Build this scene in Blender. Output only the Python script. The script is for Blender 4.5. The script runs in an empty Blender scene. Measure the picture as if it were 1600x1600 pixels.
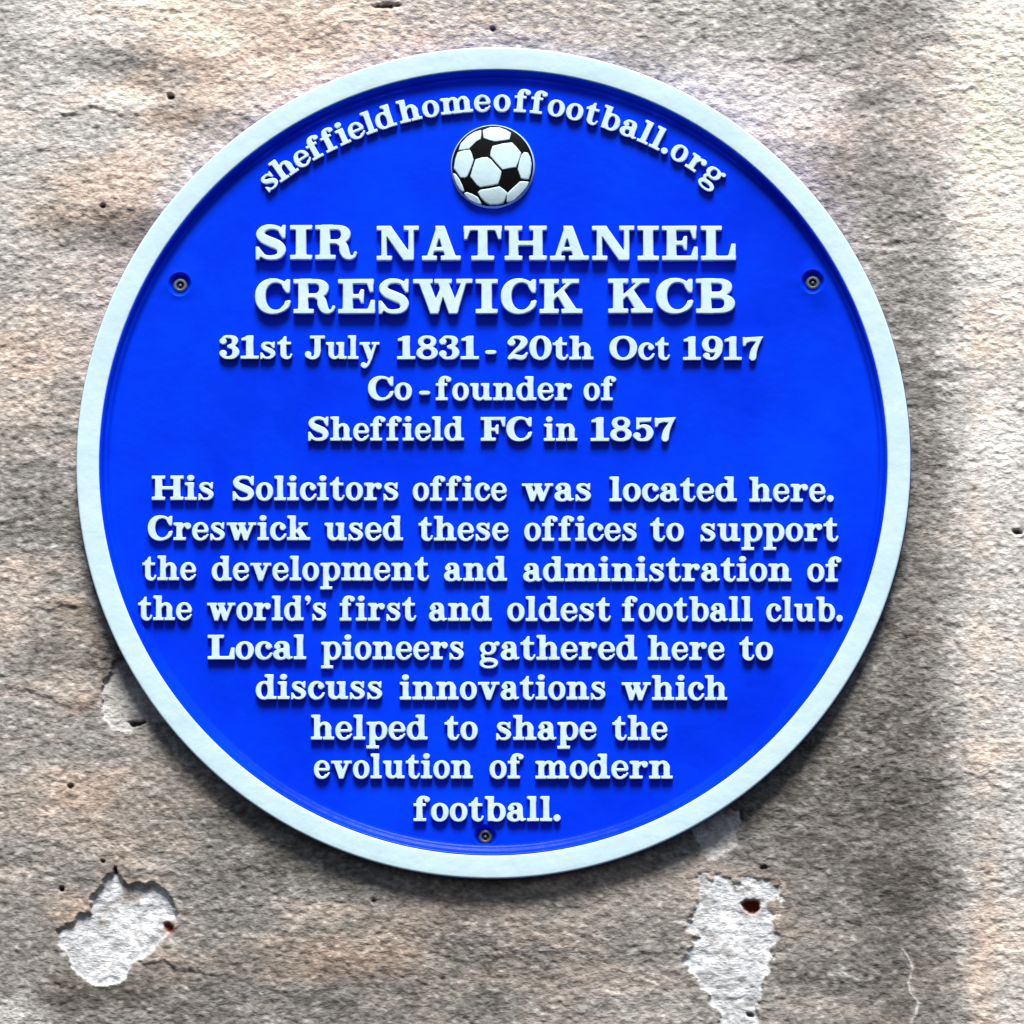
import bpy, bmesh, math
import numpy as np
from mathutils import Vector, Matrix
from mathutils.geometry import delaunay_2d_cdt

SC = bpy.context.scene
R = math.radians
U = 0.0004                      # metres per unit of the plaque's layout grid (1600 units across the view)

# ---------------------------------------------------------------- camera
DIST, TILT, SIDE = 3.8, R(5.0), R(2.8)       # seen from a little below and to the right
cam_pos = Vector((DIST*math.sin(SIDE)*math.cos(TILT), -DIST*math.cos(SIDE)*math.cos(TILT), -DIST*math.sin(TILT)))
cd = bpy.data.cameras.new('camera'); cam = bpy.data.objects.new('camera', cd); SC.collection.objects.link(cam)
cam.location = cam_pos
fwd = (-cam_pos).normalized()
rot = fwd.to_track_quat('-Z', 'Y'); cam.rotation_euler = rot.to_euler()
cd.sensor_width = 36; cd.lens = 36*DIST/(1600*U); cd.clip_start = 0.05; cd.clip_end = 100
SC.camera = cam
RGT = rot @ Vector((1, 0, 0)); UPV = rot @ Vector((0, 1, 0))
def at(px, py, depth=0.0):
    """point of the plane y=-depth seen at photo pixel px,py"""
    d = fwd*DIST + RGT*((px-800)*U) + UPV*((800-py)*U)
    t = (-depth-cam_pos.y)/d.y
    return cam_pos+d*t

# ---------------------------------------------------------------- light
SUN_EL, SUN_AZ = R(61), R(4)      # azimuth measured from straight out of the wall, towards the right
w = bpy.data.worlds.new("World"); SC.world = w; w.use_nodes = True
nt = w.node_tree; bg = nt.nodes['Background']
sky = nt.nodes.new('ShaderNodeTexSky'); sky.sky_type = 'NISHITA'; sky.sun_disc = False
sky.sun_elevation = SUN_EL; sky.sun_rotation = math.pi-SUN_AZ; sky.air_density = 1.0; sky.dust_density = 2.5
nt.links.new(sky.outputs[0], bg.inputs[0]); bg.inputs[1].default_value = 0.05
sl = bpy.data.lights.new('sun', 'SUN'); sl.energy = 4.6; sl.angle = R(23); sl.color = (1, 0.965, 0.92)
so = bpy.data.objects.new('sun', sl); SC.collection.objects.link(so)
sdir = Vector((math.sin(SUN_AZ)*math.cos(SUN_EL), -math.cos(SUN_AZ)*math.cos(SUN_EL), math.sin(SUN_EL)))
so.rotation_euler = sdir.to_track_quat('Z', 'Y').to_euler()
SC.view_settings.view_transform = 'Standard'; SC.view_settings.look = 'None'
SC.view_settings.exposure = 0.42; SC.view_settings.gamma = 1

# ---------------------------------------------------------------- materials
def mat(name):
    m = bpy.data.materials.new(name); m.use_nodes = True
    t = m.node_tree; return m, t, t.nodes['Principled BSDF']
def N(t, typ, **kw):
    n = t.nodes.new(typ)
    for k, v in kw.items():
        if k.startswith('i_'):
            n.inputs[k[2:].replace('_', ' ')].default_value = v
        else: setattr(n, k, v)
    return n
def noise(t, scale, detail=4, rough=.55, vec=None):
    n = N(t, 'ShaderNodeTexNoise'); n.inputs['Scale'].default_value = scale
    n.inputs['Detail'].default_value = detail; n.inputs['Roughness'].default_value = rough
    if vec is not None: t.links.new(vec, n.inputs['Vector'])
    return n
def ramp(t, fac, stops):
    r = N(t, 'ShaderNodeValToRGB'); t.links.new(fac, r.inputs[0])
    el = r.color_ramp.elements
    while len(el) < len(stops): el.new(.5)
    for e, (p, c) in zip(el, stops): e.position = p; e.color = (*c, 1) if len(c) == 3 else c
    return r
def mixc(t, fac, a, b, mode='MIX'):
    m = N(t, 'ShaderNodeMix', data_type='RGBA', blend_type=mode)
    for s, v in ((m.inputs[0], fac), (m.inputs[6], a), (m.inputs[7], b)):
        if hasattr(v, 'is_output') or isinstance(v, bpy.types.NodeSocket): t.links.new(v, s)
        elif isinstance(v, (int, float)): s.default_value = v
        else: s.default_value = (*v, 1)
    return m.outputs[2]
def paint(name, c1, c2, rough, spec, bump=.0004, coat=0.0, dirt=None, sc=9):
    m, t, b = mat(name)
    co = N(t, 'ShaderNodeNewGeometry').outputs['Position']
    n1 = noise(t, sc, 5, .62, co)
    cc = mixc(t, ramp(t, n1.outputs[0], [(.35, (0, 0, 0)), (.7, (1, 1, 1))]).outputs[0], c1, c2)
    if dirt:
        nd = noise(t, 420, 3, .6, co); nl = noise(t, 24, 5, .65, co)
        ms = N(t, 'ShaderNodeMath', operation='MULTIPLY_ADD'); t.links.new(nl.outputs[0], ms.inputs[0]); ms.inputs[1].default_value = .8; t.links.new(nd.outputs[0], ms.inputs[2])
        cc = mixc(t, ramp(t, ms.outputs[0], [(.98, (0, 0, 0)), (1.12, (.7, .7, .7))]).outputs[0], cc, dirt)
    t.links.new(cc, b.inputs['Base Color'])
    n3 = noise(t, 30, 3, .5, co)
    rr = N(t, 'ShaderNodeMapRange'); t.links.new(n3.outputs[0], rr.inputs[0])
    rr.inputs[3].default_value = rough-.07; rr.inputs[4].default_value = rough+.1
    t.links.new(rr.outputs[0], b.inputs['Roughness'])
    b.inputs['Specular IOR Level'].default_value = spec
    b.inputs['Coat Weight'].default_value = coat
    n2 = noise(t, 160, 3, .5, co); n4 = noise(t, 28, 2, .5, co)
    a = N(t, 'ShaderNodeMath', operation='MULTIPLY_ADD'); t.links.new(n4.outputs[0], a.inputs[0]); a.inputs[1].default_value = 3.0
    t.links.new(n2.outputs[0], a.inputs[2])
    bp = N(t, 'ShaderNodeBump'); bp.inputs['Strength'].default_value = .6; bp.inputs['Distance'].default_value = bump
    t.links.new(a.outputs[0], bp.inputs['Height']); t.links.new(bp.outputs[0], b.inputs['Normal'])
    return m
M_BLUE = paint('blue_gloss_paint', (0.0, 0.030, 0.80), (0.0002, 0.054, 0.97), .30, .08, .0004)
M_WHITE = paint('white_gloss_paint', (0.60, 0.82, 0.92), (0.66, 0.87, 0.95), .42, .25, .00045, sc=45)
M_SIDE = paint('darkened_blue_paint', (0.0, 0.025, 0.34), (0.002, 0.04, 0.48), .6, .15, .0005, sc=30)  # outer side darkened so less blue light bounces onto the wall
M_BLACK = paint('black_gloss_paint', (0.001, 0.001, 0.0015), (0.003, 0.003, 0.004), .55, .1, .0001)
M_STEEL = paint('dull_steel', (0.11, 0.14, 0.155), (0.20, 0.25, 0.28), .5, .4, .0004)
M_STEEL.node_tree.nodes['Principled BSDF'].inputs['Metallic'].default_value = .55
M_DARK = paint('dark_socket', (0.012, 0.018, 0.016), (0.03, 0.035, 0.03), .6, .3)  # dark colour for the socket groove of the screws
M_RUST = paint('rust', (0.09, 0.018, 0.006), (0.22, 0.06, 0.025), .85, .2, .0008)

# ---------------------------------------------------------------- object helpers
def link(name, me, parent=None, loc=None):
    o = bpy.data.objects.new(name, me); SC.collection.objects.link(o)
    if parent: o.parent = parent
    if loc is not None: o.location = loc
    return o
def mesh(name, V, F, mats, midx=None, smooth=True):
    me = bpy.data.meshes.new(name); me.from_pydata([tuple(v) for v in V], [], [tuple(f) for f in F])
    for m in mats: me.materials.append(m)
    if midx is not None: me.polygons.foreach_set('material_index', np.array(midx, np.int32))
    me.polygons.foreach_set('use_smooth', np.full(len(me.polygons), smooth)); me.update()
    return me
# ---------------------------------------------------------------- cast lettering
# Slab-serif letters drawn as signed-distance shapes (cap height = 100 units) and
# meshed as raised castings with draft sides and a softened top edge.
GX0, GY0, GST = -10.0, -48.0, 1.25
GNX, GNY = 152, 126
_gx = GX0 + GST*np.arange(GNX); _gy = GY0 + GST*np.arange(GNY)
QX, QY = np.meshgrid(_gx, _gy)

def smin(a, b, k):
    h = np.maximum(k-np.abs(a-b), 0)/k
    return np.minimum(a, b) - h*h*k*0.25
def d_poly(pts, X=None, Y=None):
    X = QX if X is None else X; Y = QY if Y is None else Y
    d = np.full(X.shape, 1e9); ins = np.zeros(X.shape, bool); n = len(pts)
    for i in range(n):
        ax, ay = pts[i]; bx, by = pts[(i+1) % n]
        ex, ey = bx-ax, by-ay; wx, wy = X-ax, Y-ay
        t = np.clip((wx*ex+wy*ey)/(ex*ex+ey*ey+1e-12), 0, 1)
        d = np.minimum(d, (wx-ex*t)**2+(wy-ey*t)**2)
        c = ((ay > Y) != (by > Y))
        if ay != by: ins ^= c & (X < (bx-ax)*(Y-ay)/(by-ay)+ax)
    d = np.sqrt(d)
    return np.where(ins, -d, d)
def d_box(x0, y0, x1, y1): return d_poly([(x0, y0), (x1, y0), (x1, y1), (x0, y1)])
def d_ell(cx, cy, a, b, n=2.15):
    X = np.abs(QX-cx)/a; Y = np.abs(QY-cy)/b
    r = (X**n+Y**n)**(1.0/n)
    f = r-1
    gy, gx = np.gradient(f, GST)
    return f/np.maximum(np.sqrt(gx*gx+gy*gy), 1/(3.0*max(a, b)))
def d_path(pts, m=12):
    P = np.array(pts, float); P[:, 2] *= 0.5
    E = np.vstack([2*P[0]-P[1], P, 2*P[-1]-P[-2]])
    S = []
    for i in range(1, len(E)-2):
        for j in range(m):
            t = j/m; a, b, c, e = E[i-1], E[i], E[i+1], E[i+2]
            S.append(0.5*((2*b)+(c-a)*t+(2*a-5*b+4*c-e)*t*t+(3*b-a-3*c+e)*t**3))
    S.append(E[-2])
    d = np.full(QX.shape, 1e9)
    for x, y, r in S: d = np.minimum(d, np.hypot(QX-x, QY-y)-max(r, .5))
    return d
def uni(parts, k=5.0):
    d = parts[0]
    for p in parts[1:]: d = smin(d, p, k)
    return d
def cut(d, *subs):
    for s in subs: d = np.maximum(d, -s)
    return d
def dsh(x0, xm, cy, rx, ry): # filled D: straight left part and round right part
    return np.minimum(d_box(x0, cy-ry, xm, cy+ry), d_ell(xm, cy, rx, ry, 2.3))
B = d_box; E = d_ell; P = d_path; G = d_poly
def lflag(x0, x1, y): return G([(x0, y-1), (x0, y-9), (x0+8, y-13), (x1, y-20), (x1, y), (x0+6, y+.5)])

def glyph(c):
    S = 27; t = 13
    if c == 'H': return uni([B(13,4,40,96),B(86,4,113,96),B(0,0,52,t),B(74,0,126,t),B(0,87,52,100),B(74,87,126,100),B(30,43,96,56)]), 126
    if c == 'I': return uni([B(17,4,46,96),B(0,0,63,t),B(0,87,63,100)]), 63
    if c == 'T': return uni([B(42,4,70,92),B(22,0,90,t),B(0,87,112,100),G([(0,98),(0,61),(9,61),(19,90)]),G([(112,98),(112,61),(103,61),(93,90)])]), 112
    if c == 'N': return uni([B(14,4,29,90),B(96,4,111,94),G([(10,98),(43,98),(110,6),(110,0),(80,0)]),B(0,0,45,t),B(0,87,42,100),B(82,87,126,100)],4), 126
    if c == 'A': return uni([G([(13,5),(28,5),(60,88),(44,98)]),G([(40,100),(67,100),(103,5),(72,5)]),B(28,27,84,38),B(0,0,44,t),B(57,0,116,t)],4), 116
    if c == 'E': return uni([B(14,4,42,96),B(0,0,106,t),B(0,87,102,100),G([(106,2),(106,39),(96,39),(86,10)]),G([(102,98),(102,62),(92,62),(83,90)]),B(36,44,66,56),G([(60,46),(66,31),(74,31),(74,70),(66,70),(60,55)])],4), 106
    if c == 'F': return uni([B(14,4,42,96),B(0,0,60,t),B(0,87,98,100),G([(98,98),(98,60),(88,60),(79,90)]),B(36,42,62,54),G([(57,44),(63,29),(71,29),(71,68),(63,68),(57,53)])],4), 98
    if c == 'L': return uni([B(16,4,44,96),B(0,0,103,t),B(0,87,62,100),G([(103,2),(103,48),(92,48),(82,10)])]), 103
    if c == 'K': return uni([B(14,4,41,96),B(0,0,55,t),B(0,87,55,100),G([(38,36),(38,50),(84,92),(98,92)]),G([(50,54),(70,68),(112,5),(80,5)]),B(66,87,114,100),B(64,0,124,t)],4), 124
    if c == 'R': return cut(uni([B(14,4,42,96),B(0,0,58,t),B(0,87,50,100),dsh(20,62,73,40,27),
                     P([(66,50,12),(80,42,22),(84,26,27),(90,12,22),(102,5,12),(113,9,9),(117,19,8)])],4), np.maximum(dsh(42,60,72.5,15,14.5),-QX+42)), 120
    if c == 'B': return cut(uni([B(14,2,42,98),B(0,0,50,t),B(0,87,50,100),dsh(20,62,75,38,25),dsh(20,64,27.5,44,27.5)],3),
                     np.maximum(dsh(42,60,74.5,13,12.5),-QX+42), np.maximum(dsh(42,62,28,17,15),-QX+42)), 109
    if c == 'C': return uni([cut(E(52,50,52,52), E(60,50,30,39.5), B(66,36,130,64), G([(60,50),(130,86),(130,26)])),
                     G([(101,99),(101,60),(92,60),(80,76),(80,84),(92,99)]), P([(84,14,13),(94,22,11),(98,34,9)])],4), 102
    if c == 'O': return cut(E(57,50,57,52), E(57,50,28,40)), 114
    if c == 'S': return uni([P([(78,76,9),(68,90,12),(48,95,13),(27,91,17),(15,76,23),(23,62,26),(46,51,28),(68,41,27),(77,26,24),(69,10,16),(46,5,13),(26,9,12),(13,23,10)]),
                     G([(88,100),(88,62),(80,62),(70,80),(80,100)]), G([(2,-1),(2,37),(10,37),(22,18),(11,-1)])],4), 92
    if c == 'W': return uni([G([(14,96),(46,96),(76,10),(72,0),(50,0)]),G([(50,0),(72,0),(101,96),(88,96)]),G([(70,96),(101,96),(132,10),(128,0),(104,0)]),G([(106,0),(128,0),(157,96),(143,96)]),
                     B(0,87,56,100),B(62,87,112,100),B(126,87,172,100)],3), 172
    if c == 'J': return uni([B(44,30,71,96),B(24,87,90,100),P([(57.5,36,27),(55,18,24),(42,6,15),(26,5,12),(14,12,13)]),E(15,20,14,14,2)],4), 90
    # digits
    if c == '1': return uni([B(22,4,50,98),B(0,0,72,t),G([(3,78),(3,88),(34,100),(49,100),(49,76),(24,79)])],4), 72
    if c == '2': return uni([E(17,73,15,14,2),P([(12,78,10),(22,92,12),(42,95,14),(62,87,23),(66,72,26),(54,54,21),(32,36,13),(12,14,11)]),P([(10,7,14),(28,13,18),(50,9,20),(66,11,17),(77,27,8)])],4), 82
    if c == '3': return uni([E(15,76,14,13,2),P([(10,80,9),(22,93,12),(40,95,12),(59,88,20),(63,75,24),(56,61,16),(38,54,11)]),P([(38,53,11),(58,47,19),(67,29,27),(58,11,20),(40,5,12),(22,7,12),(10,18,10)]),E(15,24,14.5,14,2)],3), 81
    if c == '5': return uni([G([(14,100),(20,98),(66,98),(72,100),(70,82),(26,80),(22,50),(13,50)]),P([(18,54,9),(38,63,13),(58,55,22),(67,34,27),(58,12,20),(40,5,12),(22,7,12),(10,17,10)]),E(15,23,14.5,13.5,2)],3), 81
    if c == '7': return uni([G([(0,98),(0,60),(9,60),(16,74),(34,80),(60,78),(70,84),(80,92),(82,100),(10,96)]),P([(70,88,12),(56,64,18),(45,40,25),(40,14,28),(40,12,28)])],4), 82
    if c == '8': return cut(uni([E(42,75,36,26.5),E(42,27.5,42,29)],3), E(42,76.5,15,13.5), E(42,27.5,18,16)), 84
    if c == '9': return uni([cut(E(42,67,42,35), E(41,68,15,23)),P([(72,62,25),(68,34,24),(54,11,17),(36,5,12),(20,9,12)]),E(18,19,14,12,2)],3), 84
    if c == '0': return cut(E(43,50,43,52), E(43,50,17,39.5)), 86
    # lower case
    if c == 'o': return cut(E(35,36,35,38), E(35,36,14,27)), 70
    if c == 'c': return uni([cut(E(34,36,34,38), E(40,36,19,27), G([(40,36),(90,62),(90,20)]), B(44,26,90,48)), E(52,53,11.5,12,2), P([(52,10,11),(59,16,9),(63,24,7)])],3), 65
    if c == 'e': return uni([cut(E(34,36,34,38), E(36,36,16,27.5), G([(34,38),(90,38),(90,23),(60,16),(40,20)])), B(16,32,66,42), P([(50,9,11),(58,14,9),(64,22,7)])],2), 68
    if c == 'i': return uni([B(12,4,35,70),B(0,0,47,12),lflag(0,35,72),E(23,91,14,11.5,2.2)],3.5), 47
    if c == 'l': return uni([B(12,4,35,99),B(0,0,47,12),lflag(0,35,101)],4), 47
    if c in 'hn':
        st = [B(12,4,35,99),lflag(0,35,101)] if c == 'h' else [B(12,4,35,70),lflag(0,35,72)]
        return uni(st+[B(0,0,44,12),B(58,4,81,48),B(49,0,93,12),P([(30,48,8),(38,60,11),(50,67,12),(63,63,17),(69.5,50,22.5),(69.5,44,22.5)])],3.5), 93
    if c == 'm':
        return uni([B(12,4,34,70),lflag(0,34,72),B(0,0,42,12),B(55,4,77,48),B(46,0,86,12),P([(30,48,8),(38,61,11),(48,67,12),(60,63,17),(66,50,21.5),(66,44,21.5)]),
                    B(98,4,120,48),B(90,0,132,12),P([(73,48,8),(81,61,11),(91,67,12),(103,63,17),(109,50,21.5),(109,44,21.5)])],3.5), 132
    if c == 'u': return uni([np.minimum(B(11,26,34,70),P([(22.5,30,22.5),(23.5,18,22.5),(30,9,17),(42,5,12),(54,10,10),(60,20,8)])),lflag(0,34,72),B(57,4,80,70),lflag(46,80,72),B(60,0,92,12)],3.5), 92
    if c == 'r': return uni([B(12,4,35,70),lflag(0,35,72),B(0,0,51,12),P([(32,46,9),(42,61,12),(56,66,11)]),E(60,58,12,13,2)],3.5), 72
    if c == 'a': return uni([E(16,52,12,10.5,2),P([(10,57,9),(20,67,11),(34,69,10),(47,64,17),(52,52,21),(52,34,22),(53,16,22)]),P([(55,12,17),(62,5,11),(72,8,8)]),
                    cut(E(29,20,29,22), E(32,19.5,10,11)), P([(30,40,8),(42,42,9),(50,43,9)])],2.5), 75
    if c == 'b': return cut(uni([B(12,1,35,99),lflag(0,35,101),E(48,36,35,38)],3), E(48,36,14,27)), 83
    if c == 'd': return cut(uni([B(48,4,71,99),lflag(36,71,101),E(35,36,35,38),B(52,0,84,12)],3), E(35,36,14,27)), 84
    if c == 'p': return cut(uni([B(12,-30,35,70),lflag(0,35,72),E(49,36,35,38),B(0,-36,50,-24)],3), E(49,36,14,27)), 84
    if c == 'g': return uni([cut(E(34,47,33,26), E(34,47,14,16.5)),P([(56,60,9),(64,67,10)]),E(71,66,9.5,9,2),P([(20,26,9),(11,18,12),(14,8,14)]),
                    cut(E(37,-13,37,22), E(37,-16,22,9)),B(14,-4,56,6)],2.5), 80
    if c == 'f': return uni([B(12,4,35,84),B(0,0,50,12),B(0,61,48,72),P([(23.5,80,23),(28,91,19),(40,97,12),(50,96,10)]),E(54,88,11,10.5,2)],3.5), 64
    if c == 't': return uni([np.minimum(B(12,22,35,80),P([(23.5,28,22.5),(24,17,22.5),(30,8,17),(42,4,12),(52,9,8),(56,19,7)])),G([(12,66),(4,68),(20,84),(27,96),(35,96),(35,70)]),B(0,61,54,72)],3), 59
    if c == 's': return uni([P([(52,54,7),(44,65,9),(31,68,10),(17,64,14),(13.5,54,17),(22,44,19),(35,38,20),(49,29,20),(52,18,18),(44,7,12),(30,4,10),(17,7,9),(9,18,8)]),
                    G([(59,73),(59,46),(53,46),(45,58),(53,73)]), G([(2,-1),(2,27),(8,27),(17,13),(9,-1)])],3), 65
    if c == 'v': return uni([G([(11,66),(37,66),(57,14),(52,0),(34,0)]),G([(36,0),(52,0),(77,66),(64,66)]),B(0,61,46,72),B(54,61,88,72)],2.5), 88
    if c == 'w': return uni([G([(11,66),(36,66),(52,14),(48,0),(32,0)]),G([(34,0),(48,0),(71,66),(59,66)]),G([(47,68),(71,68),(90,14),(86,0),(70,0)]),G([(72,0),(86,0),(112,66),(99,66)]),B(0,61,43,72),B(47,61,78,72),B(90,61,122,72)],2.5), 122
    if c == 'y': return uni([G([(11,66),(37,66),(57,14),(52,0),(36,0)]),G([(40,0),(54,-2),(77,66),(65,66)]),P([(50,6,13),(44,-8,12),(37,-22,12),(26,-32,12),(18,-31,12)]),E(17,-25,12,11.5,2),B(0,61,46,72),B(54,61,88,72)],2.5), 88
    if c == 'k': return uni([B(12,4,35,99),lflag(0,35,101),B(0,0,45,12),G([(33,24),(33,36),(62,66),(74,66)]),G([(38,36),(54,52),(86,5),(58,5)]),B(48,61,86,72),B(48,0,96,12)],2.5), 96
    if c == '.': return E(14,13,14,14,2), 28
    if c == '-': return E(25,31,25,8.5,3.0), 50
    if c == "'": return uni([E(12,90,12,12,2),P([(20,88,9),(17,74,7),(8,66,4)])],3), 24
    raise KeyError(c)

def contours(F, lev, x0, y0, st):
    """marching squares -> closed loops (numpy arrays)"""
    A = F < lev
    ny, nx = F.shape
    code = A[:-1, :-1]*1+A[:-1, 1:]*2+A[1:, 1:]*4+A[1:, :-1]*8
    nxt = {}; pos = {}
    def pt(k):
        if k in pos: return
        o, j, i = k
        if o == 0: a, b = F[j, i], F[j, i+1]; pos[k] = (x0+st*(i+(lev-a)/(b-a)), y0+st*j)
        else: a, b = F[j, i], F[j+1, i]; pos[k] = (x0+st*i, y0+st*(j+(lev-a)/(b-a)))
    tab = {1:[('L','B')],2:[('B','R')],3:[('L','R')],4:[('R','T')],5:[('L','B'),('R','T')],6:[('B','T')],7:[('L','T')],
           8:[('T','L')],9:[('T','B')],10:[('B','R'),('T','L')],11:[('T','R')],12:[('R','L')],13:[('R','B')],14:[('B','L')]}
    for j, i in zip(*np.nonzero((code > 0) & (code < 15))):
        j = int(j); i = int(i)
        ed = {'B':(0,j,i),'T':(0,j+1,i),'L':(1,j,i),'R':(1,j,i+1)}
        for a, b in tab[int(code[j, i])]:
            a, b = ed[a], ed[b]; pt(a); pt(b); nxt[a] = b
    loops = []
    while nxt:
        k0 = next(iter(nxt)); k = k0; L = []
        while k in nxt: L.append(pos[k]); k = nxt.pop(k)
        if len(L) > 5: loops.append(np.array(L))
    return loops
def thin(L, tol):
    """closed-loop Douglas-Peucker"""
    n = len(L); i0 = int(np.argmax(((L-L.mean(0))**2).sum(1)))
    L = np.roll(L, -i0, 0); i1 = int(np.argmax(((L-L[0])**2).sum(1)))
    def rdp(a, b):
        if b-a < 2: return []
        p = L[a % n]; q = L[b % n]; d = q-p; m = math.hypot(*d)+1e-9
        W = L[a+1:b]-p
        e = np.abs(W[:, 0]*d[1]-W[:, 1]*d[0])/m
        k = int(np.argmax(e))
        if e[k] < tol: return []
        return rdp(a, a+1+k)+[a+1+k]+rdp(a+1+k, b)
    idx = [0]+rdp(0, i1)+[i1]
    # second half
    L2 = np.vstack([L, L[:1]])
    def rdp2(a, b):
        if b-a < 2: return []
        p = L2[a]; q = L2[b]; d = q-p; m = math.hypot(*d)+1e-9
        W = L2[a+1:b]-p; e = np.abs(W[:, 0]*d[1]-W[:, 1]*d[0])/m
        k = int(np.argmax(e))
        if e[k] < tol: return []
        return rdp2(a, a+1+k)+[a+1+k]+rdp2(a+1+k, b)
    idx += rdp2(i1, n)
    return L[idx]
def true_dist(F, X, Y, x0, y0, st):
    segs = [thin(l, .1) for l in contours(F, 0.0, x0, y0, st)]
    d = np.full(F.shape, 1e9)
    for l in segs:
        q = np.roll(l, -1, 0)
        for (ax, ay), (bx, by) in zip(l, q):
            ex, ey = bx-ax, by-ay; wx, wy = X-ax, Y-ay
            t = np.clip((wx*ex+wy*ey)/(ex*ex+ey*ey+1e-12), 0, 1)
            d = np.minimum(d, (wx-ex*t)**2+(wy-ey*t)**2)
    d = np.sqrt(d)
    return np.where(F < 0, -d, d)

# ---------------------------------------------------------------- rendered stone wall (one relief surface)
rng = np.random.default_rng(7)
_T = rng.random((24, 256, 256)).astype(np.float32)
def vnoise(X, Y, k):
    """smooth value noise, lattice spacing 1, random table k"""
    T = _T[k % 24]; xi = np.floor(X).astype(np.int64); yi = np.floor(Y).astype(np.int64)
    fx = (X-xi).astype(np.float32); fy = (Y-yi).astype(np.float32)
    fx = fx*fx*fx*(fx*(fx*6-15)+10); fy = fy*fy*fy*(fy*(fy*6-15)+10)
    a = T[yi & 255, xi & 255]; b = T[yi & 255, (xi+1) & 255]; c = T[(yi+1) & 255, xi & 255]; d = T[(yi+1) & 255, (xi+1) & 255]
    return (a*(1-fx)+b*fx)*(1-fy)+(c*(1-fx)+d*fx)*fy-.5
def fbm(X, Y, s, o, k, g=.5, ax=1.0, ay=1.0, ang=.35):
    ca, sa = math.cos(ang), math.sin(ang); out = 0; amp = 1.0
    X2, Y2 = X/ax, Y/ay
    for i in range(o):
        out = out+amp*vnoise(X2/s+37.1*i, Y2/s+11.7*i, k+i); amp *= g; s *= .5
        X2, Y2 = X2*ca-Y2*sa, X2*sa+Y2*ca
    return out
def sstep(a, b, x):
    t = np.clip((x-a)/(b-a), 0, 1); return t*t*(3-2*t)

STEP = 2.3
fine = np.arange(-80, 1684, STEP)
grow = []; q, st_ = 0.0, STEP
while q < 4800: st_ = min(st_*1.12, 60); q += st_; grow.append(q)
grow = np.array(grow)
ax_ = np.concatenate([fine[0]-grow[::-1], fine, fine[-1]+grow])
WX, WY = np.meshgrid(ax_, ax_)         # layout units, y downwards
NX = len(ax_)
FADE = 1-sstep(0, 500, np.maximum(np.maximum(-80-WX, WX-1680), np.maximum(-80-WY, WY-1680)))  # relief detail only where the mesh is fine enough

wx_ = WX+9*fbm(WX, WY, 34, 3, 3)*2; wy_ = WY+9*fbm(WX, WY, 34, 3, 9)*2
CHIPS = [  # places where the render has come away and the pale coat underneath shows: outline, depth, bevel of edge
 ([(180,1359),(187,1369),(200,1380),(219,1378),(237,1378),(256,1387),(269,1400),(272,1416),(277,1439),(272,1453),(256,1466),(237,1484),(219,1497),
   (206,1509),(200,1522),(187,1533),(169,1538),(147,1533),(125,1517),(111,1506),(106,1487),(91,1472),(91,1453),(100,1444),(116,1439),(128,1428),(141,1422),(145,1403),(159,1381),(170,1369)], 9.0, 2.2),
 ([(180,1030),(172,1046),(164,1062),(158,1082),(156,1104),(160,1124),(172,1136),(186,1142),(198,1143),(214,1136),(230,1128),(262,1120),(330,1120),(330,1030)], 9.0, 1.3),
 ([(1088,1372),(1102,1372),(1124,1370),(1136,1366),(1146,1374),(1162,1374),(1180,1372),(1200,1378),(1216,1388),(1218,1398),(1206,1410),(1212,1424),(1202,1440),(1204,1460),(1196,1478),(1200,1500),(1190,1520),(1192,1546),
   (1174,1562),(1176,1580),(1168,1600),(1172,1640),(1140,1650),(1134,1600),(1128,1574),(1110,1566),(1100,1560),(1096,1546),(1082,1528),(1086,1512),(1070,1496),(1080,1486),(1082,1466),(1084,1452),(1072,1440),(1066,1420),(1090,1410),(1088,1392)], 2.6, 3.0),
 ([(1078,1290),(1086,1312),(1096,1332),(1104,1340),(1122,1336),(1140,1330),(1152,1316),(1156,1290),(1160,1262),(1100,1240)], 4.5, 1.5),
]
H = np.zeros_like(WX)
CH = np.zeros_like(WX); CID = np.zeros(WX.shape, int)
near = (WX > 0) & (WX < 1700) & (WY > 950) & (WY < 1700)
for i, (pl, dep, ed) in enumerate(CHIPS):
    d = np.full(WX.shape, 99.0)
    rough_e = 6.0*fbm(WX[near], WY[near], 14, 4, 5, .65)+(17*fbm(WX[near], WY[near], 30, 4, 15, .65) if i == 2 else 9*fbm(WX[near], WY[near], 26, 3, 15, .6) if i == 3 else 0)
    d[near] = d_poly(pl, WX[near], WY[near])+rough_e
    if i == 0:   # islands of sound render stay clean
        d = np.maximum(d, -(np.hypot((WX-228)/22, (WY-1507)/12)-1)*9)
    m = sstep(ed, -ed, d); CH = np.maximum(CH, m); CID[d < 0.3] = i+1
    lower = sstep(-60, 60, WY-np.mean([p[1] for p in pl]))
    H -= m*dep*(1-.45*lower)                      # deeper at the top, running out at the bottom
    if i == 0: H += 2.6*np.exp(-((d-3)/4.0)**2)*(1-m)*(1-lower)   # lip of lifted render
# broad waves of the hand-floated surface
H += 11*fbm(WX, WY, 420, 3, 1, .5, 1.5, .8)*(1-CH*.6)
H += FADE*1.9*fbm(WX, WY*1.0, 90, 4, 2, .55, 2.0, .8, .15)*(1-CH*.7)
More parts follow.
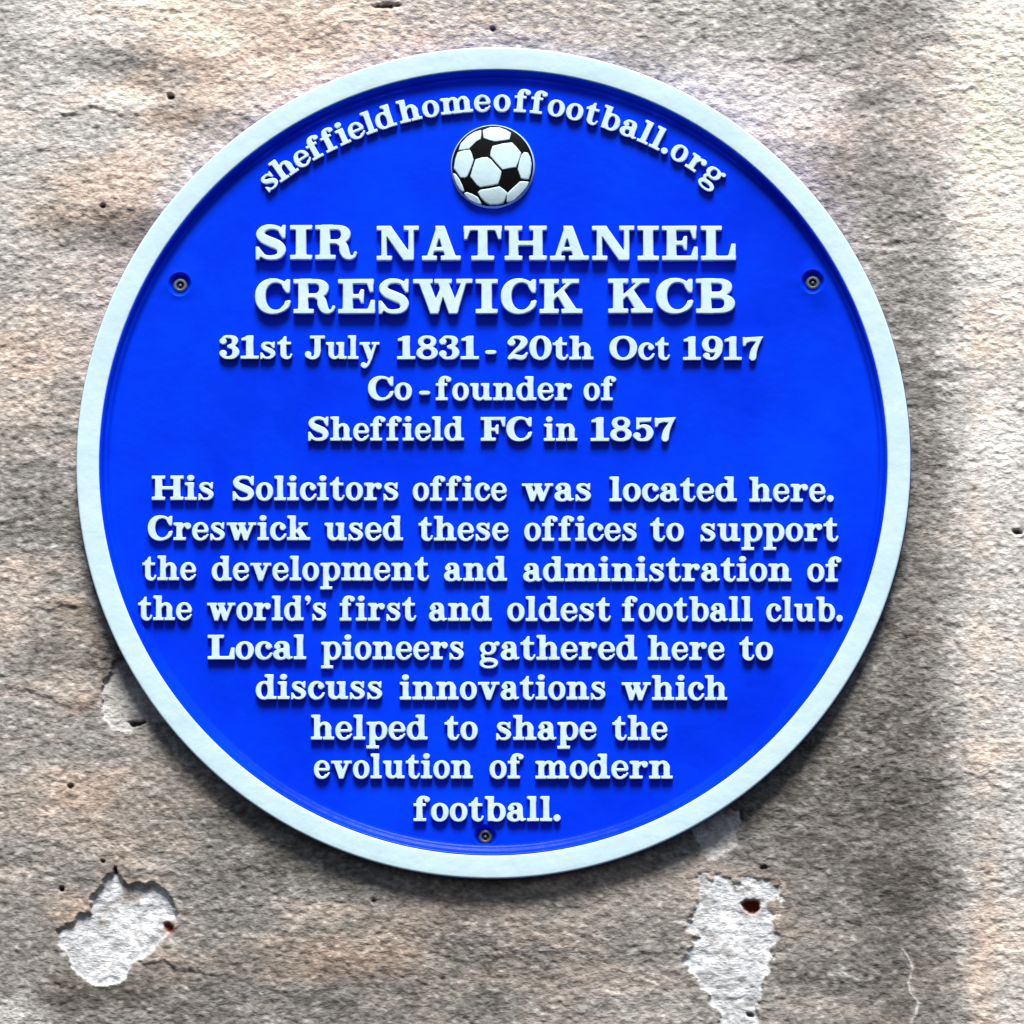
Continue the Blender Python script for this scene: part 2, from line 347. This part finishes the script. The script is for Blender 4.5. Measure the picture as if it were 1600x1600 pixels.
# fine wormy grain, longer sideways than upright
gr = fbm(WX, WY, 7.0, 2, 6, .7, 1.3, .9, .5); gr2 = fbm(WX, WY, 22, 3, 12, .55, 1.8, .8, .2)
H += FADE*(gr*1.9+gr2*.6)*(1-CH*.35)
H += FADE*CH*1.8*np.sign(fbm(WX, WY, 15, 2, 14))*np.abs(fbm(WX, WY, 15, 2, 14))**.6
ridge = 1-np.abs(fbm(wx_, wy_, 120, 3, 16, .5, 1.8, .7))*7
H += FADE*1.2*np.clip(ridge, 0, 1)**3*(1-CH)
# long faint ledges left by the float: polyline, drop (+ raised above the line)
def d_line(pts, X, Y):
    d = np.full(X.shape, 1e9); sg = np.zeros(X.shape)
    for (ax, ay), (bx, by) in zip(pts[:-1], pts[1:]):
        ex, ey = bx-ax, by-ay; wx, wy = X-ax, Y-ay
        t = np.clip((wx*ex+wy*ey)/(ex*ex+ey*ey), 0, 1); dd = np.hypot(wx-ex*t, wy-ey*t)
        s = np.sign(ex*wy-ey*wx); k = dd < d; d = np.where(k, dd, d); sg = np.where(k, s, sg)
    return d, sg
LEDGES = [([(8,990),(28,970),(42,957),(62,954),(90,952),(122,952)], 3.5), ([(0,1074),(40,1082),(72,1088),(104,1102),(152,1108)], 2.0),
          ([(212,1495),(236,1492),(262,1502),(300,1516),(350,1528)], 2.8), ([(0,166),(60,172),(110,168),(160,160),(215,178)], 2.4),
          ([(240,1480),(256,1476),(276,1480)], -3.0), ([(60,320),(110,338),(160,330),(205,318)], 2.5),
          ([(1115,88),(1150,92),(1200,82),(1260,88),(1330,78)], 2.2), ([(1150,1378),(1120,1376),(1090,1382)], 2.0),
          ([(105,1262),(125,1270),(150,1276)], 3), ([(1210,1296),(1250,1270),(1330,1265)], 1.5), ([(960,1480),(1020,1478),(1080,1484)], 2.4)]
for pl, dz in LEDGES:
    x0, x1 = min(p[0] for p in pl)-60, max(p[0] for p in pl)+60; y0, y1 = min(p[1] for p in pl)-60, max(p[1] for p in pl)+60
    k = (WX > x0) & (WX < x1) & (WY > y0) & (WY < y1)
    d, sg = d_line(pl, wx_[k], wy_[k])
    endf = sstep(0, 40, np.minimum(WX[k]-(x0+45), (x1-45)-WX[k]))
    # above the line (smaller y) stands proud, falls off within ~28 units
    H[k] += .62*dz*endf*(.55+1.2*np.clip(fbm(WX[k], WY[k], 60, 2, 19)+.2, 0, 1))*np.exp(-(d/20)**2)*np.where(sg < 0, 1, np.clip(1-d/3.0, -.4, 1))
# shallow upright swelling towards the right edge
H += 9*sstep(1440, 1530, WX+14*fbm(WX, WY, 160, 2, 18))-7*np.exp(-((WX-1425)/45)**2)
# pits, nail holes, crack
HOLES = [(262,145,6,4,14),(155,318,4.5,3.5,12),(97,1388,4.5,5.5,16),(161,1345,3.5,3,9),(181,1358,3.5,6,8),(1171,1413,13,9.5,20),(266,1447,8,8,9),(1586,832,8,5,14),(1190,1352,5,3,7),
         (1169,1579,5,3.5,9),(600,2,22,5,10),(213,1130,13,4,13),(770,40,4,3,6),(110,1228,4,3,7),(1156,1270,4,11,14),(585,1405,3,3,5),(330,1130,3,3,5)]
PIT = np.zeros_like(WX)
for hx, hy, rx, ry, dp in HOLES:
    k = (np.abs(WX-hx) < 50) & (np.abs(WY-hy) < 50)
    r = np.hypot((WX[k]-hx)/rx, (WY[k]-hy)/ry)+.8*fbm(WX[k], WY[k], 9, 2, 8)
    m = sstep(1.25, .55, r); H[k] -= m*dp; PIT[k] = np.maximum(PIT[k], m)
crk = [(1404,1478),(1408,1495),(1414,1505),(1412,1525),(1416,1550),(1424,1568),(1412,1590),(1408,1640)]
d, _ = d_line(crk, wx_, wy_); CRK = np.exp(-(d/2.0)**2); H += 2.5*CRK
d2, _ = d_line([(1290,1512),(1305,1510),(1330,1530)], wx_, wy_); CRK = np.maximum(CRK, .8*np.exp(-(d2/2.2)**2))
H -= 3.0; inn = np.exp(-(((WX-772)**2+(WY-723)**2)/600**2)**6); H = np.minimum(H, 1.0*inn+40*(1-inn))-1*inn   # keep the plaster clear of the plaque's back

# ---- colour fields (stains and coats, with some light and shade painted in)
def blob(cx, cy, rx, ry, wob=.5, k=4):
    return sstep(1.25, .35, np.hypot((WX-cx)/rx, (WY-cy)/ry)+wob*fbm(WX, WY, 70, 4, k, .6, 1.4, .8))
big = fbm(WX, WY, 260, 5, 20, .55, 1.7, .75); mid = fbm(WX, WY, 70, 5, 11, .62, 1.8, .7); sm = fbm(WX, WY, 13, 3, 17, .65, 1.6, .8)
warm = .06+.8*big+.7*mid
for a in [(400,50,200,110,.95),(170,290,120,70,.7),(265,150,110,45,.5),(70,335,60,25,.5),(860,30,230,70,.65),(560,70,160,60,.55),(420,1500,260,40,.6),(700,1500,300,120,.38),(140,1430,70,60,.8),(200,1370,60,40,.5),(120,1245,60,25,.6),(130,1100,55,22,.9),(110,945,40,20,.7),(1210,1410,60,70,.6),(250,1250,200,90,.28),(1310,250,40,60,.4)]:
    warm += a[4]*blob(*a[:4], k=int(a[0]) % 19)
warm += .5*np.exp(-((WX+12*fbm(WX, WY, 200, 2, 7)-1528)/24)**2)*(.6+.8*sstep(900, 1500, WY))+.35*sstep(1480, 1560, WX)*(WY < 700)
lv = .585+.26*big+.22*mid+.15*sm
lv += .36*sstep(900, 0, WY)-.14*sstep(950, 1500, WY)  # top painted lighter as if lit from above; bottom darker with stain
lv += .38*sstep(1455, 1525, WX+26*fbm(WX, WY, 150, 3, 2))-.25*np.exp(-((WX+30*fbm(WX, WY, 190, 3, 2)-1405)/58)**2)  # upright bands at the right: shading of the swelling put into the colour
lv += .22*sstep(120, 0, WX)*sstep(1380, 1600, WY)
for a in [(245,90,120,45,-.30),(300,185,130,26,-.36),(215,365,190,40,-.42),(190,400,60,60,-.15),(70,700,120,160,-.12),(120,1010,110,60,-.22),(150,1545,120,40,-.42),(300,1560,110,40,-.12),(1240,40,180,60,-.1),(1250,1250,150,130,-.22),(1345,240,60,200,-.16),  # flat upper-left streaks paint the shadows under the ledges
          (200,1040,60,60,-.2),(160,20,160,60,.15),(310,60,70,30,.35),(190,150,60,20,.35),(1170,140,140,70,.25),(1560,700,60,110,.3),(1570,350,60,200,.12),(230,1350,60,22,.3),(300,1300,200,120,-.05),(1010,1560,90,60,.12),(30,1590,70,40,.3),(1560,690,40,60,.3)]:  # broad darker areas at the plaque's lower left and lower right too
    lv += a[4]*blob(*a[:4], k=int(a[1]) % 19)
lil = np.clip(blob(1240,260,170,170,k=3)*.9+blob(1160,120,120,60,k=5)*.6, 0, 1)
speck = fbm(WX, WY, 7, 2, 10, .7, 1.3, .8)
lv += .34*np.sign(speck)*np.clip(np.abs(speck)-.12, 0, 1)*2.0
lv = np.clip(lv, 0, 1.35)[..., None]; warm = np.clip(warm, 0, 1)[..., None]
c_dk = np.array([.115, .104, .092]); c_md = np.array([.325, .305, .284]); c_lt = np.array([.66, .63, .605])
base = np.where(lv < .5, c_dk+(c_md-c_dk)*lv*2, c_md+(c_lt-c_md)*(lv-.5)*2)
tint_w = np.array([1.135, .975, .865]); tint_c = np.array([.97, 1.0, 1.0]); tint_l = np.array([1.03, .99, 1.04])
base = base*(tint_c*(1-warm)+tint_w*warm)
base = base*(1+(tint_l-1)*lil[..., None])
chc = np.array([.66, .69, .72])*(1+.34*fbm(WX, WY, 14, 3, 13)[..., None]+.35*fbm(WX, WY, 50, 3, 1)[..., None]+.25*np.minimum(speck, 0)[..., None])
dim = np.where(CID == 2, .85, 1.0)[..., None]*np.where(((CID == 2) | (CID == 4))[..., None], np.array([1.06, 1, .93]), 1.0)  # patches under the plaque warmed to offset blue skylight in its shadow
fea = np.clip(CH*(1.0+.9*fbm(WX, WY, 18, 3, 21))-.30*sstep(.2, .5, fbm(WX, WY, 40, 4, 22, .6)), 0, 1)[..., None]*np.where(CID > 0, 1, .5)[..., None]
base = base*(1-fea)+np.clip(chc*dim, 0, .9)*fea
base = base*(1-.85*PIT[..., None])+np.array([.02, .014, .012])*.85*PIT[..., None]
ru = sstep(1.7, .9, np.hypot((WX-1171)/15, (WY-1414)/11))+sstep(1.7, .9, np.hypot((WX-267)/9, (WY-1447)/9))
ru = np.clip(ru, 0, 1)[..., None]*(.35+.65*PIT[..., None]); base = base*(1-ru)+np.array([.17, .028, .012])*ru
base = base*(1-CRK[..., None]*.7)+np.array([.75, .77, .76])*CRK[..., None]*.7
base = np.clip(base, .008, .85)

mw, t, b = mat('weathered_render')
att = N(t, 'ShaderNodeAttribute', attribute_name='coat')
co = N(t, 'ShaderNodeNewGeometry').outputs['Position']
mp = N(t, 'ShaderNodeMapping'); mp.inputs['Scale'].default_value = (.7, 1, 1.25); t.links.new(co, mp.inputs['Vector'])
g1 = noise(t, 520, 3, .65, mp.outputs[0]); g2 = noise(t, 170, 4, .6, mp.outputs[0])
k1 = ramp(t, g1.outputs[0], [(.30, (.70, .69, .68)), (.5, (1, 1, 1)), (.72, (1.27, 1.26, 1.25))])
cc = mixc(t, 1.0, att.outputs['Color'], k1.outputs[0], 'MULTIPLY')
t.links.new(cc, b.inputs['Base Color']); b.inputs['Roughness'].default_value = .9; b.inputs['Specular IOR Level'].default_value = .2
ad = N(t, 'ShaderNodeMath', operation='MULTIPLY_ADD'); t.links.new(g2.outputs[0], ad.inputs[0]); ad.inputs[1].default_value = 2.0; t.links.new(g1.outputs[0], ad.inputs[2])
bp = N(t, 'ShaderNodeBump'); bp.inputs['Strength'].default_value = .68; bp.inputs['Distance'].default_value = .0011
t.links.new(ad.outputs[0], bp.inputs['Height']); t.links.new(bp.outputs[0], b.inputs['Normal'])

# layout units -> world
O0 = at(800, 800); EX = (at(1300, 800)-at(300, 800))/1000; EY = (at(800, 1300)-at(800, 300))/1000
PW = np.stack([O0.x+EX.x*(WX-800)+EY.x*(WY-800), -H*U, O0.z+EX.z*(WX-800)+EY.z*(WY-800)], -1).reshape(-1, 3)
idx = np.arange(NX*NX).reshape(NX, NX)
quads = np.stack([idx[:-1, :-1], idx[1:, :-1], idx[1:, 1:], idx[:-1, 1:]], -1).reshape(-1, 4)
qid = CID[:-1, :-1].reshape(-1)
def relief(name, sel, parent):
    f = quads[sel]; used = np.unique(f); mp_ = np.zeros(NX*NX, np.int64); mp_[used] = np.arange(len(used)); f = mp_[f]
    me = bpy.data.meshes.new(name)
    me.vertices.add(len(used)); me.vertices.foreach_set('co', PW[used].astype(np.float32).ravel())
    me.loops.add(f.size); me.loops.foreach_set('vertex_index', f.ravel().astype(np.int32))
    me.polygons.add(len(f)); me.polygons.foreach_set('loop_start', np.arange(0, f.size, 4, dtype=np.int32))
    me.polygons.foreach_set('loop_total', np.full(len(f), 4, np.int32))
    me.polygons.foreach_set('use_smooth', np.ones(len(f), bool)); me.update(calc_edges=True)
    a = me.color_attributes.new('coat', 'FLOAT_COLOR', 'POINT')
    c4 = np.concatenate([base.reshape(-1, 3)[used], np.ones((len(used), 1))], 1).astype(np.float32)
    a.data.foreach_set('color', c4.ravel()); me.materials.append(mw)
    return link(name, me, parent)
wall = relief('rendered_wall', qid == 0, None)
wall['label'] = 'weathered grey and buff rendered stone wall with flaked patches behind the round blue plaque'
wall['category'] = 'wall'; wall['kind'] = 'structure'
for i, lb in enumerate(['pale patch of flaked render low on the left', 'grey flaked hollow under the left edge of the plaque',
                        'long whitish patch with a rusty hole low on the right', 'small pale flaked patch under the lower right rim']):
    p = relief('flaked_patch', qid == i+1, wall); p['label'] = lb

# ---------------------------------------------------------------- the plaque
T_FACE, T_RIM = 15.5, 32.0       # units from the wall to the blue field and to the rim
PL, PR_, PT, PB = at(118.6, 723.3, T_RIM*U), at(1423.2, 723.3, T_RIM*U), at(771, 74.5, T_RIM*U), at(771, 1371.9, T_RIM*U)
PC = Vector(((PL.x+PR_.x)/2, 0, (PT.z+PB.z)/2))
plaque = bpy.data.objects.new('commemorative_plaque', None); SC.collection.objects.link(plaque)
plaque.location = PC; plaque.empty_display_size = .05
plaque['label'] = 'round blue cast plaque with white rim and raised white lettering, screwed to the wall'
plaque['category'] = 'plaque'
R_OUT = ((PR_.x-PL.x)+(PT.z-PB.z))/4/U+0.9
def loc(px, py, d=T_FACE):
    """photo position on the plaque -> plaque-local point (units, x right, z up)"""
    p = at(px, py, d*U)-PC; return p.x/U, p.z/U
def lathe(name, prof, mats, seg, midx=None, cx=0, cz=0, cap=False, smooth=True):
    V = []; F = []; MI = []
    for r, d in prof:
        for k in range(seg):
            a = 2*math.pi*k/seg; V.append(((cx+r*math.cos(a))*U, -d*U, (cz+r*math.sin(a))*U))
    for i in range(len(prof)-1):
        for k in range(seg):
            k2 = (k+1) % seg; F.append((i*seg+k, i*seg+k2, (i+1)*seg+k2, (i+1)*seg+k)); MI.append(midx[i] if midx else 0)
    if cap: F.append(tuple(range((len(prof)-1)*seg, len(prof)*seg))); MI.append(midx[-1] if midx else 0)
    return mesh(name, V, F, mats, MI, smooth)
q = R_OUT/653.2
FIELD_R = 597*q
SCREWS = [(281, 444), (1270, 440), (758, 1307)]
sc_loc = [loc(*s) for s in SCREWS]
# blue field: disc with three counterbored holes, gently uneven like sand-cast metal
SEG = 360; HS = 40; HR = 21.5
pts = []; edges = []
def ring(r, seg, cx=0, cz=0):
    b0 = len(pts)
    for k in range(seg):
        a = 2*math.pi*k/seg; pts.append(Vector((cx+r*math.cos(a), cz+r*math.sin(a))))
    edges.extend((b0+k, b0+(k+1) % seg) for k in range(seg)); return b0
ring(FIELD_R, SEG)
for (sx, sz) in sc_loc: ring(HR, HS, sx, sz)
for gx in np.arange(-560, 561, 28):
    for gz in np.arange(-560, 561, 28):
        if math.hypot(gx, gz) < FIELD_R-14 and all(math.hypot(gx-a, gz-c) > HR+10 for a, c in sc_loc): pts.append(Vector((gx, gz)))
vo, eo, fo, *_ = delaunay_2d_cdt(pts, edges, [], 0, 1e-5)
V = [(v.x*U, -T_FACE*U, v.y*U) for v in vo]; F = []
for f in fo:
    cx = sum(vo[i].x for i in f)/len(f); cz = sum(vo[i].y for i in f)/len(f)
    if any(math.hypot(cx-a, cz-c) < HR-.2 for a, c in sc_loc) or math.hypot(cx, cz) > FIELD_R: continue
    p = [vo[i] for i in f]; ar = sum(p[i].x*p[(i+1) % len(p)].y-p[(i+1) % len(p)].x*p[i].y for i in range(len(p)))
    F.append(tuple(f) if ar > 0 else tuple(f)[::-1])   # faces look out of the wall (-y)
# counterbores and the moulded rim wall belong to the same casting
def add_ring_faces(prof, seg, cx, cz, cap):
    b0 = len(V)
    for r, d in prof:
        for k in range(seg):
            a = 2*math.pi*k/seg; V.append(((cx+r*math.cos(a))*U, -d*U, (cz+r*math.sin(a))*U))
    for i in range(len(prof)-1):
        for k in range(seg):
            k2 = (k+1) % seg; F.append((b0+i*seg+k, b0+i*seg+k2, b0+(i+1)*seg+k2, b0+(i+1)*seg+k))
    if cap: F.append(tuple(b0+(len(prof)-1)*seg+k for k in range(seg)))
for (sx, sz) in sc_loc:
    add_ring_faces([(HR, T_FACE), (20.3, T_FACE+.5), (19.0, T_FACE+.6), (17.8, T_FACE-.2), (15.8, T_FACE-4.0), (14.4, T_FACE-7.5), (12.8, T_FACE-9.2), (11, T_FACE-9.4)], HS, sx, sz, True)
prof = [(R_OUT-1.5, 3), (R_OUT+.5, 6), (R_OUT+.6, 16), (R_OUT, T_RIM-4.0), (R_OUT-1.3, T_RIM-2.6), (R_OUT-4, T_RIM-1.4), (R_OUT-8, T_RIM-1.0), (616*q, T_RIM-1.0), (613.6*q, T_RIM-1.9),
        (611.8*q, T_RIM-6), (610.2*q, T_RIM-9.6), (608.6*q, T_RIM-10.8), (606.8*q, T_RIM-11.2), (605.4*q, T_RIM-12.2), (603.6*q, T_RIM-14.6), (600.6*q, T_RIM-16.4), (FIELD_R, T_FACE)]
add_ring_faces(prof, SEG, 0, 0, False)
me = mesh('plate', V, F, [M_BLUE, M_SIDE], [1 if (math.hypot(V[f[0]][0], V[f[0]][2]) > (R_OUT-5)*U and math.hypot(V[f[2]][0], V[f[2]][2]) > (R_OUT-5)*U) else 0 for f in F])
bm = bmesh.new(); bm.from_mesh(me); bmesh.ops.remove_doubles(bm, verts=bm.verts, dist=.00001); bm.to_mesh(me); bm.free()
plate = link('plate', me, plaque)
rim = link('rim_band', lathe('rim_band', [(R_OUT-.7, T_RIM-2.2), (R_OUT-1.5, T_RIM-.5), (R_OUT-3.2, T_RIM), (R_OUT-4.2, T_RIM+.1), (R_OUT-12, T_RIM+.2), (626*q, T_RIM+.2), (619.2*q, T_RIM+.1), (618.4*q, T_RIM), (617.2*q, T_RIM-.5), (616.6*q, T_RIM-1.5)], [M_WHITE], SEG), plaque)

# screws: pan head, ring-shaped socket with a centre pin
def screw_mesh(nm):
    return lathe(nm, [(11.2, -3), (11.2, .6), (10.4, 1.9), (8.6, 2.7), (6.6, 3.0), (5.9, 2.5), (5.5, -.5), (2.2, -.6)], [M_STEEL, M_DARK], 36, [0, 0, 0, 0, 0, 1, 1], cap=True)
sm_ = screw_mesh('screw'); pm_ = lathe('socket_pin', [(2.3, -.8), (2.2, 1.6), (1.5, 2.2), (.5, 2.4)], [M_STEEL], 20, cap=True)
for i, (sx, sz) in enumerate(sc_loc):
    s = link('screw', sm_, plaque, (sx*U, -(T_FACE-8.4)*U, (sz-(1.0 if i < 2 else 0))*U))
    link('socket_pin', pm_, s)

# ---- castings from distance fields
def casting(name, F0, x0, y0, st, h, mats, draft=1.5, edge=2.2, crown=None, tol=.22, grow=0.0):
    """F0: true distance grid. raised solid: foot (draft outwards), shoulder, softened top edge, top"""
    levels = [(draft+grow, 0.0), (draft*.4+grow, h*.60), (grow, h*.90), (grow-.5*edge, h*.975), (grow-edge, h), (grow-edge-.9, h+.05)]
    P = []; Zs = []; Ed = []; Lv = []
    for li, (lv, z) in enumerate(levels):
        for L in contours(F0, lv, x0, y0, st):
            L = thin(L, tol)
            if len(L) < 4: continue
            b0 = len(P); n = len(L)
            for p in L: P.append(Vector(p)); Zs.append(z); Lv.append(li)
            Ed.extend((b0+k, b0+(k+1) % n) for k in range(n))
    vo, eo, fo, ov, *_ = delaunay_2d_cdt(P, Ed, [], 0, 1e-5)
    z = [Zs[o[0]] if o else h for o in ov]; lv_ = [Lv[o[0]] if o else 9 for o in ov]
    ny, nx = F0.shape
    def samp(x, y):
        gx = min(max((x-x0)/st, 0), nx-1.001); gy = min(max((y-y0)/st, 0), ny-1.001); i = int(gx); j = int(gy); fx = gx-i; fy = gy-j
        return (F0[j, i]*(1-fx)+F0[j, i+1]*fx)*(1-fy)+(F0[j+1, i]*(1-fx)+F0[j+1, i+1]*fx)*fy
    FF = []; MI = []
    for f in fo:
        cx = sum(vo[i].x for i in f)/len(f); cy = sum(vo[i].y for i in f)/len(f)
        if samp(cx, cy) > draft+grow: continue
        p = [vo[i] for i in f]; ar = sum(p[i].x*p[(i+1) % len(p)].y-p[(i+1) % len(p)].x*p[i].y for i in range(len(p)))
        FF.append(tuple(f) if ar > 0 else tuple(f)[::-1])
        MI.append(1 if (len(mats) > 1 and min(lv_[i] for i in f) < 1) else 0)
    cr = crown if crown else (lambda x, y: 0.0)
    VV = [(v.x, -(zz+cr(v.x, v.y)), v.y) for v, zz in zip(vo, z)]
    me = bpy.data.meshes.new(name)
    me.from_pydata(VV, [], FF)
    for m in mats: me.materials.append(m)
    me.polygons.foreach_set('material_index', np.array(MI, np.int32))
    me.polygons.foreach_set('use_smooth', np.ones(len(FF), bool)); me.update()
    return me
_cache = {}
KIND = {'.': 'full_stop', '-': 'hyphen', "'": 'apostrophe'}
def kind(c): return KIND.get(c) or ('raised_digit' if c.isdigit() else 'raised_capital' if c.isupper() else 'raised_letter')
def char(c):
    if c not in _cache:
        d, w_ = glyph(c)
        d = true_dist(d, QX, QY, GX0, GY0, GST)
        _cache[c] = (casting(kind(c), d, GX0, GY0, GST, 25.0, [M_WHITE, M_BLUE], 1.4, 2.4, grow=.5), w_)
    return _cache[c]
def put(c, x, z, sx, sz, rotation=0.0):
    me, w_ = char(c)
    o = link(kind(c), me, plaque, (x*U, -(T_FACE-.15)*U, z*U))
    o.scale = (sx*U/100, sz*U/100*1.0, sz*U/100); o.rotation_euler = (0, -rotation, 0)
    return o
def word(s, px0, px1, py, cap):
    xa, z = loc(px0+.9, py); xb, z2 = loc(px1-.9, py)
    nat = sum(char(c)[1] for c in s)*cap/100; n = max(len(s)-1, 1); W_ = xb-xa
    gap = cap*(.105 if cap > 50 else .06)
    f = (W_-gap*(len(s)-1))/nat
    f = min(max(f, .90), 1.11) if len(s) > 1 else f
    gap = (W_-nat*f)/n if len(s) > 1 else 0
    x = xa
    for i, c in enumerate(s):
        put(c, x, z+(z2-z)*(x-xa)/W_, cap*f, cap*1.012)
        x += char(c)[1]*cap/100*f+gap
LINES = [
 (53.5, (407.0, 409.6), [("SIR",398.7,558.7),("NATHANIEL",588.7,1150)]),
 (53.5, (492.0, 491.0), [("CRESWICK",398.7,911),("KCB",950,1149.8)]),
 (36.5, (561.8, 564.0), [("31st",342.4,457.9),("July",475.8,594),("1831",620.1,749.4),("-",757.7,776.5),("20th",791.6,928.3),("Oct",951.7,1047.4),("1917",1066.6,1193.2)]),
 (36.8, (626.3, 627.0), [("Co",574.8,644.9),("-",654.5,673.2),("founder",680.6,894.8),("of",911.3,963.5)]),
 (37.0, (689.5, 690.5), [("Sheffield",480.7,726),("FC",750.8,832),("in",849.4,903),("1857",922.3,1057)]),
 (37.8, (782.2, 785.2), [("His",237.3,336.4),("Solicitors",362.7,624.7),("office",644.6,793),("was",815.1,925.6),("located",951.9,1152.1),("here.",1170.4,1303.4)]),
 (37.8, (844.8, 847.0), [("Creswick",230.9,486),("used",506.9,631),("these",653.6,795.7),("offices",818.7,997),("to",1015.5,1069.4),("support",1093.2,1310.5)]),
 (37.8, (907.5, 910.0), [("the",222.4,307.9),("development",330.7,671.4),("and",693.5,793.3),("administration",817,1237.4),("of",1260.6,1315.3)]),
 (37.8, (970.0, 972.3), [("the",215.9,301.4),("world's",323.5,512.1),("first",530.6,651.3),("and",669.8,769.5),("oldest",792.1,955.3),("football",971.6,1176.8),("club.",1196.5,1317.6)]),
 (37.8, (1031.0, 1032.4), [("Local",324.5,479.6),("pioneers",501.7,726.8),("gathered",749.1,996.5),("here",1012,1132.9),("to",1154.9,1208.4)]),
 (37.8, (1093.0, 1095.0), [("discuss",399.5,599.5),("innovations",624.4,948.1),("which",970.9,1137.1)]),
 (37.8, (1156.3, 1157.2), [("helped",485.9,669.2),("to",694.4,747.5),("shape",774.2,933.1),("the",956.4,1043.9)]),
 (37.8, (1217.0, 1217.6), [("evolution",490.3,739.9),("of",764.5,818.8),("modern",836.2,1051.9)]),
 (37.8, (1283.2, 1284.3), [("football.",645.9,876.9)]),
]
for cap, (yl, yr), words in LINES:
    xa, xb = words[0][1], words[-1][2]
    for s, a, b_ in words:
        word(s, a, b_, yl+(yr-yl)*((a+b_)/2-xa)/(xb-xa), cap)
# arched line
ARC = [("sheffield", -39.5, -15.75), ("home", -15.1, -.35), ("of", .15, 5.9), ("football", 6.05, 28.0), (".org", 28.3, 39.2)]
ax0, az0 = loc(770, 723.5); RB = 553.0; capA = 36.0; RM = RB+10
for s, d0, d1 in ARC:
    a0, a1 = R(d0)*RM, R(d1)*RM
    nat = sum(char(c)[1] for c in s)*capA/100
    f = min((a1-a0-capA*.03*(len(s)-1))/nat, 1.05); gap = (a1-a0-nat*f)/(len(s)-1); p_ = a0
    for c in s:
        wd = char(c)[1]*capA/100*f; a = (p_+wd/2)/RM
        bx = ax0+RB*math.sin(a)-wd/2*math.cos(a); bz = az0+RB*math.cos(a)+wd/2*math.sin(a)
        put(c, bx, bz, capA*f, capA, -a); p_ += wd+gap

# ---- football badge
bx, bz = loc(770, 260.5); BR = 64.5
badge = link('football_badge', lathe('football_badge', [(BR+1.6, 0), (BR+.6, 5), (BR-.6, 8.2), (BR-2.0, 9.2), (BR-6, 10.6), (52, 12.4), (40, 14.4), (26, 16.0), (12, 17.0), (4, 17.3)], [M_BLACK, M_WHITE], 96, [1, 1, 0, 0, 0, 0, 0, 0, 0], cap=True), plaque, (bx*U, -T_FACE*U, bz*U))
def crown(x, y):
    r = math.hypot(x, y)
    return np.interp(r, [0, 4, 12, 26, 40, 52, 58.5, 62.5, 70], [17.3, 17.3, 17.0, 16.0, 14.4, 12.4, 10.6, 9.2, 8.0])
PANELS = [
 [(615,232),(618,300),(612,378),(545,415),(450,510),(435,528),(265,550),(300,440),(410,325),(510,262)],
 [(645,235),(760,188),(900,190),(1000,225),(1082,275),(1062,382),(960,400),(830,418),(740,395),(655,362)],
 [(252,580),(345,555),(440,545),(470,600),(500,700),(460,830),(408,955),(375,982),(300,980),(190,830),(212,690)],
 [(535,698),(620,672),(715,665),(770,700),(935,885),(915,1000),(885,1085),(740,1112),(605,1132),(550,1095),(450,965),(490,830)],
 [(800,490),(950,450),(1100,430),(1160,490),(1242,590),(1205,720),(1168,820),(1060,838),(955,862),(870,770),(760,640),(775,560)],
 [(1248,625),(1290,580),(1345,585),(1385,660),(1403,760),(1390,900),(1362,1003),(1300,1000),(1238,990),(1192,850),(1215,740)],
 [(1225,1040),(1290,1035),(1358,1040),(1330,1125),(1230,1240),(1140,1320),(1040,1365),(1010,1345),(1030,1222),(1110,1145)],
 [(568,1205),(610,1172),(760,1150),(905,1120),(970,1165),(1027,1212),(1005,1290),(968,1370),(880,1398),(760,1402),(680,1360),(600,1275)],
 [(352,1218),(390,1203),(470,1230),(560,1280),(622,1375),(600,1397),(500,1355),(430,1318),(370,1262)],
 [(178,905),(215,918),(270,990),(320,1090),(352,1180),(330,1203),(285,1165),(230,1080),(195,990)],
]
pg = np.arange(-72, 72.1, 1.0); PX, PY = np.meshgrid(pg, pg)
for i, pl in enumerate(PANELS):
    ql = []
    for zx, zy in pl:
        lx, lz = loc(690+zx/10, 180+zy/10, T_FACE+12); ql.append((lx-bx, lz-bz))
    d = d_poly(ql, PX, PY)+.6
    me = casting('white_panel', d, -72, -72, 1.0, 1.6, [M_WHITE], .9, 1.1, crown, .12)
    p = link('white_panel', me, badge, (0, 0, 0)); p.scale = (U, U, U)
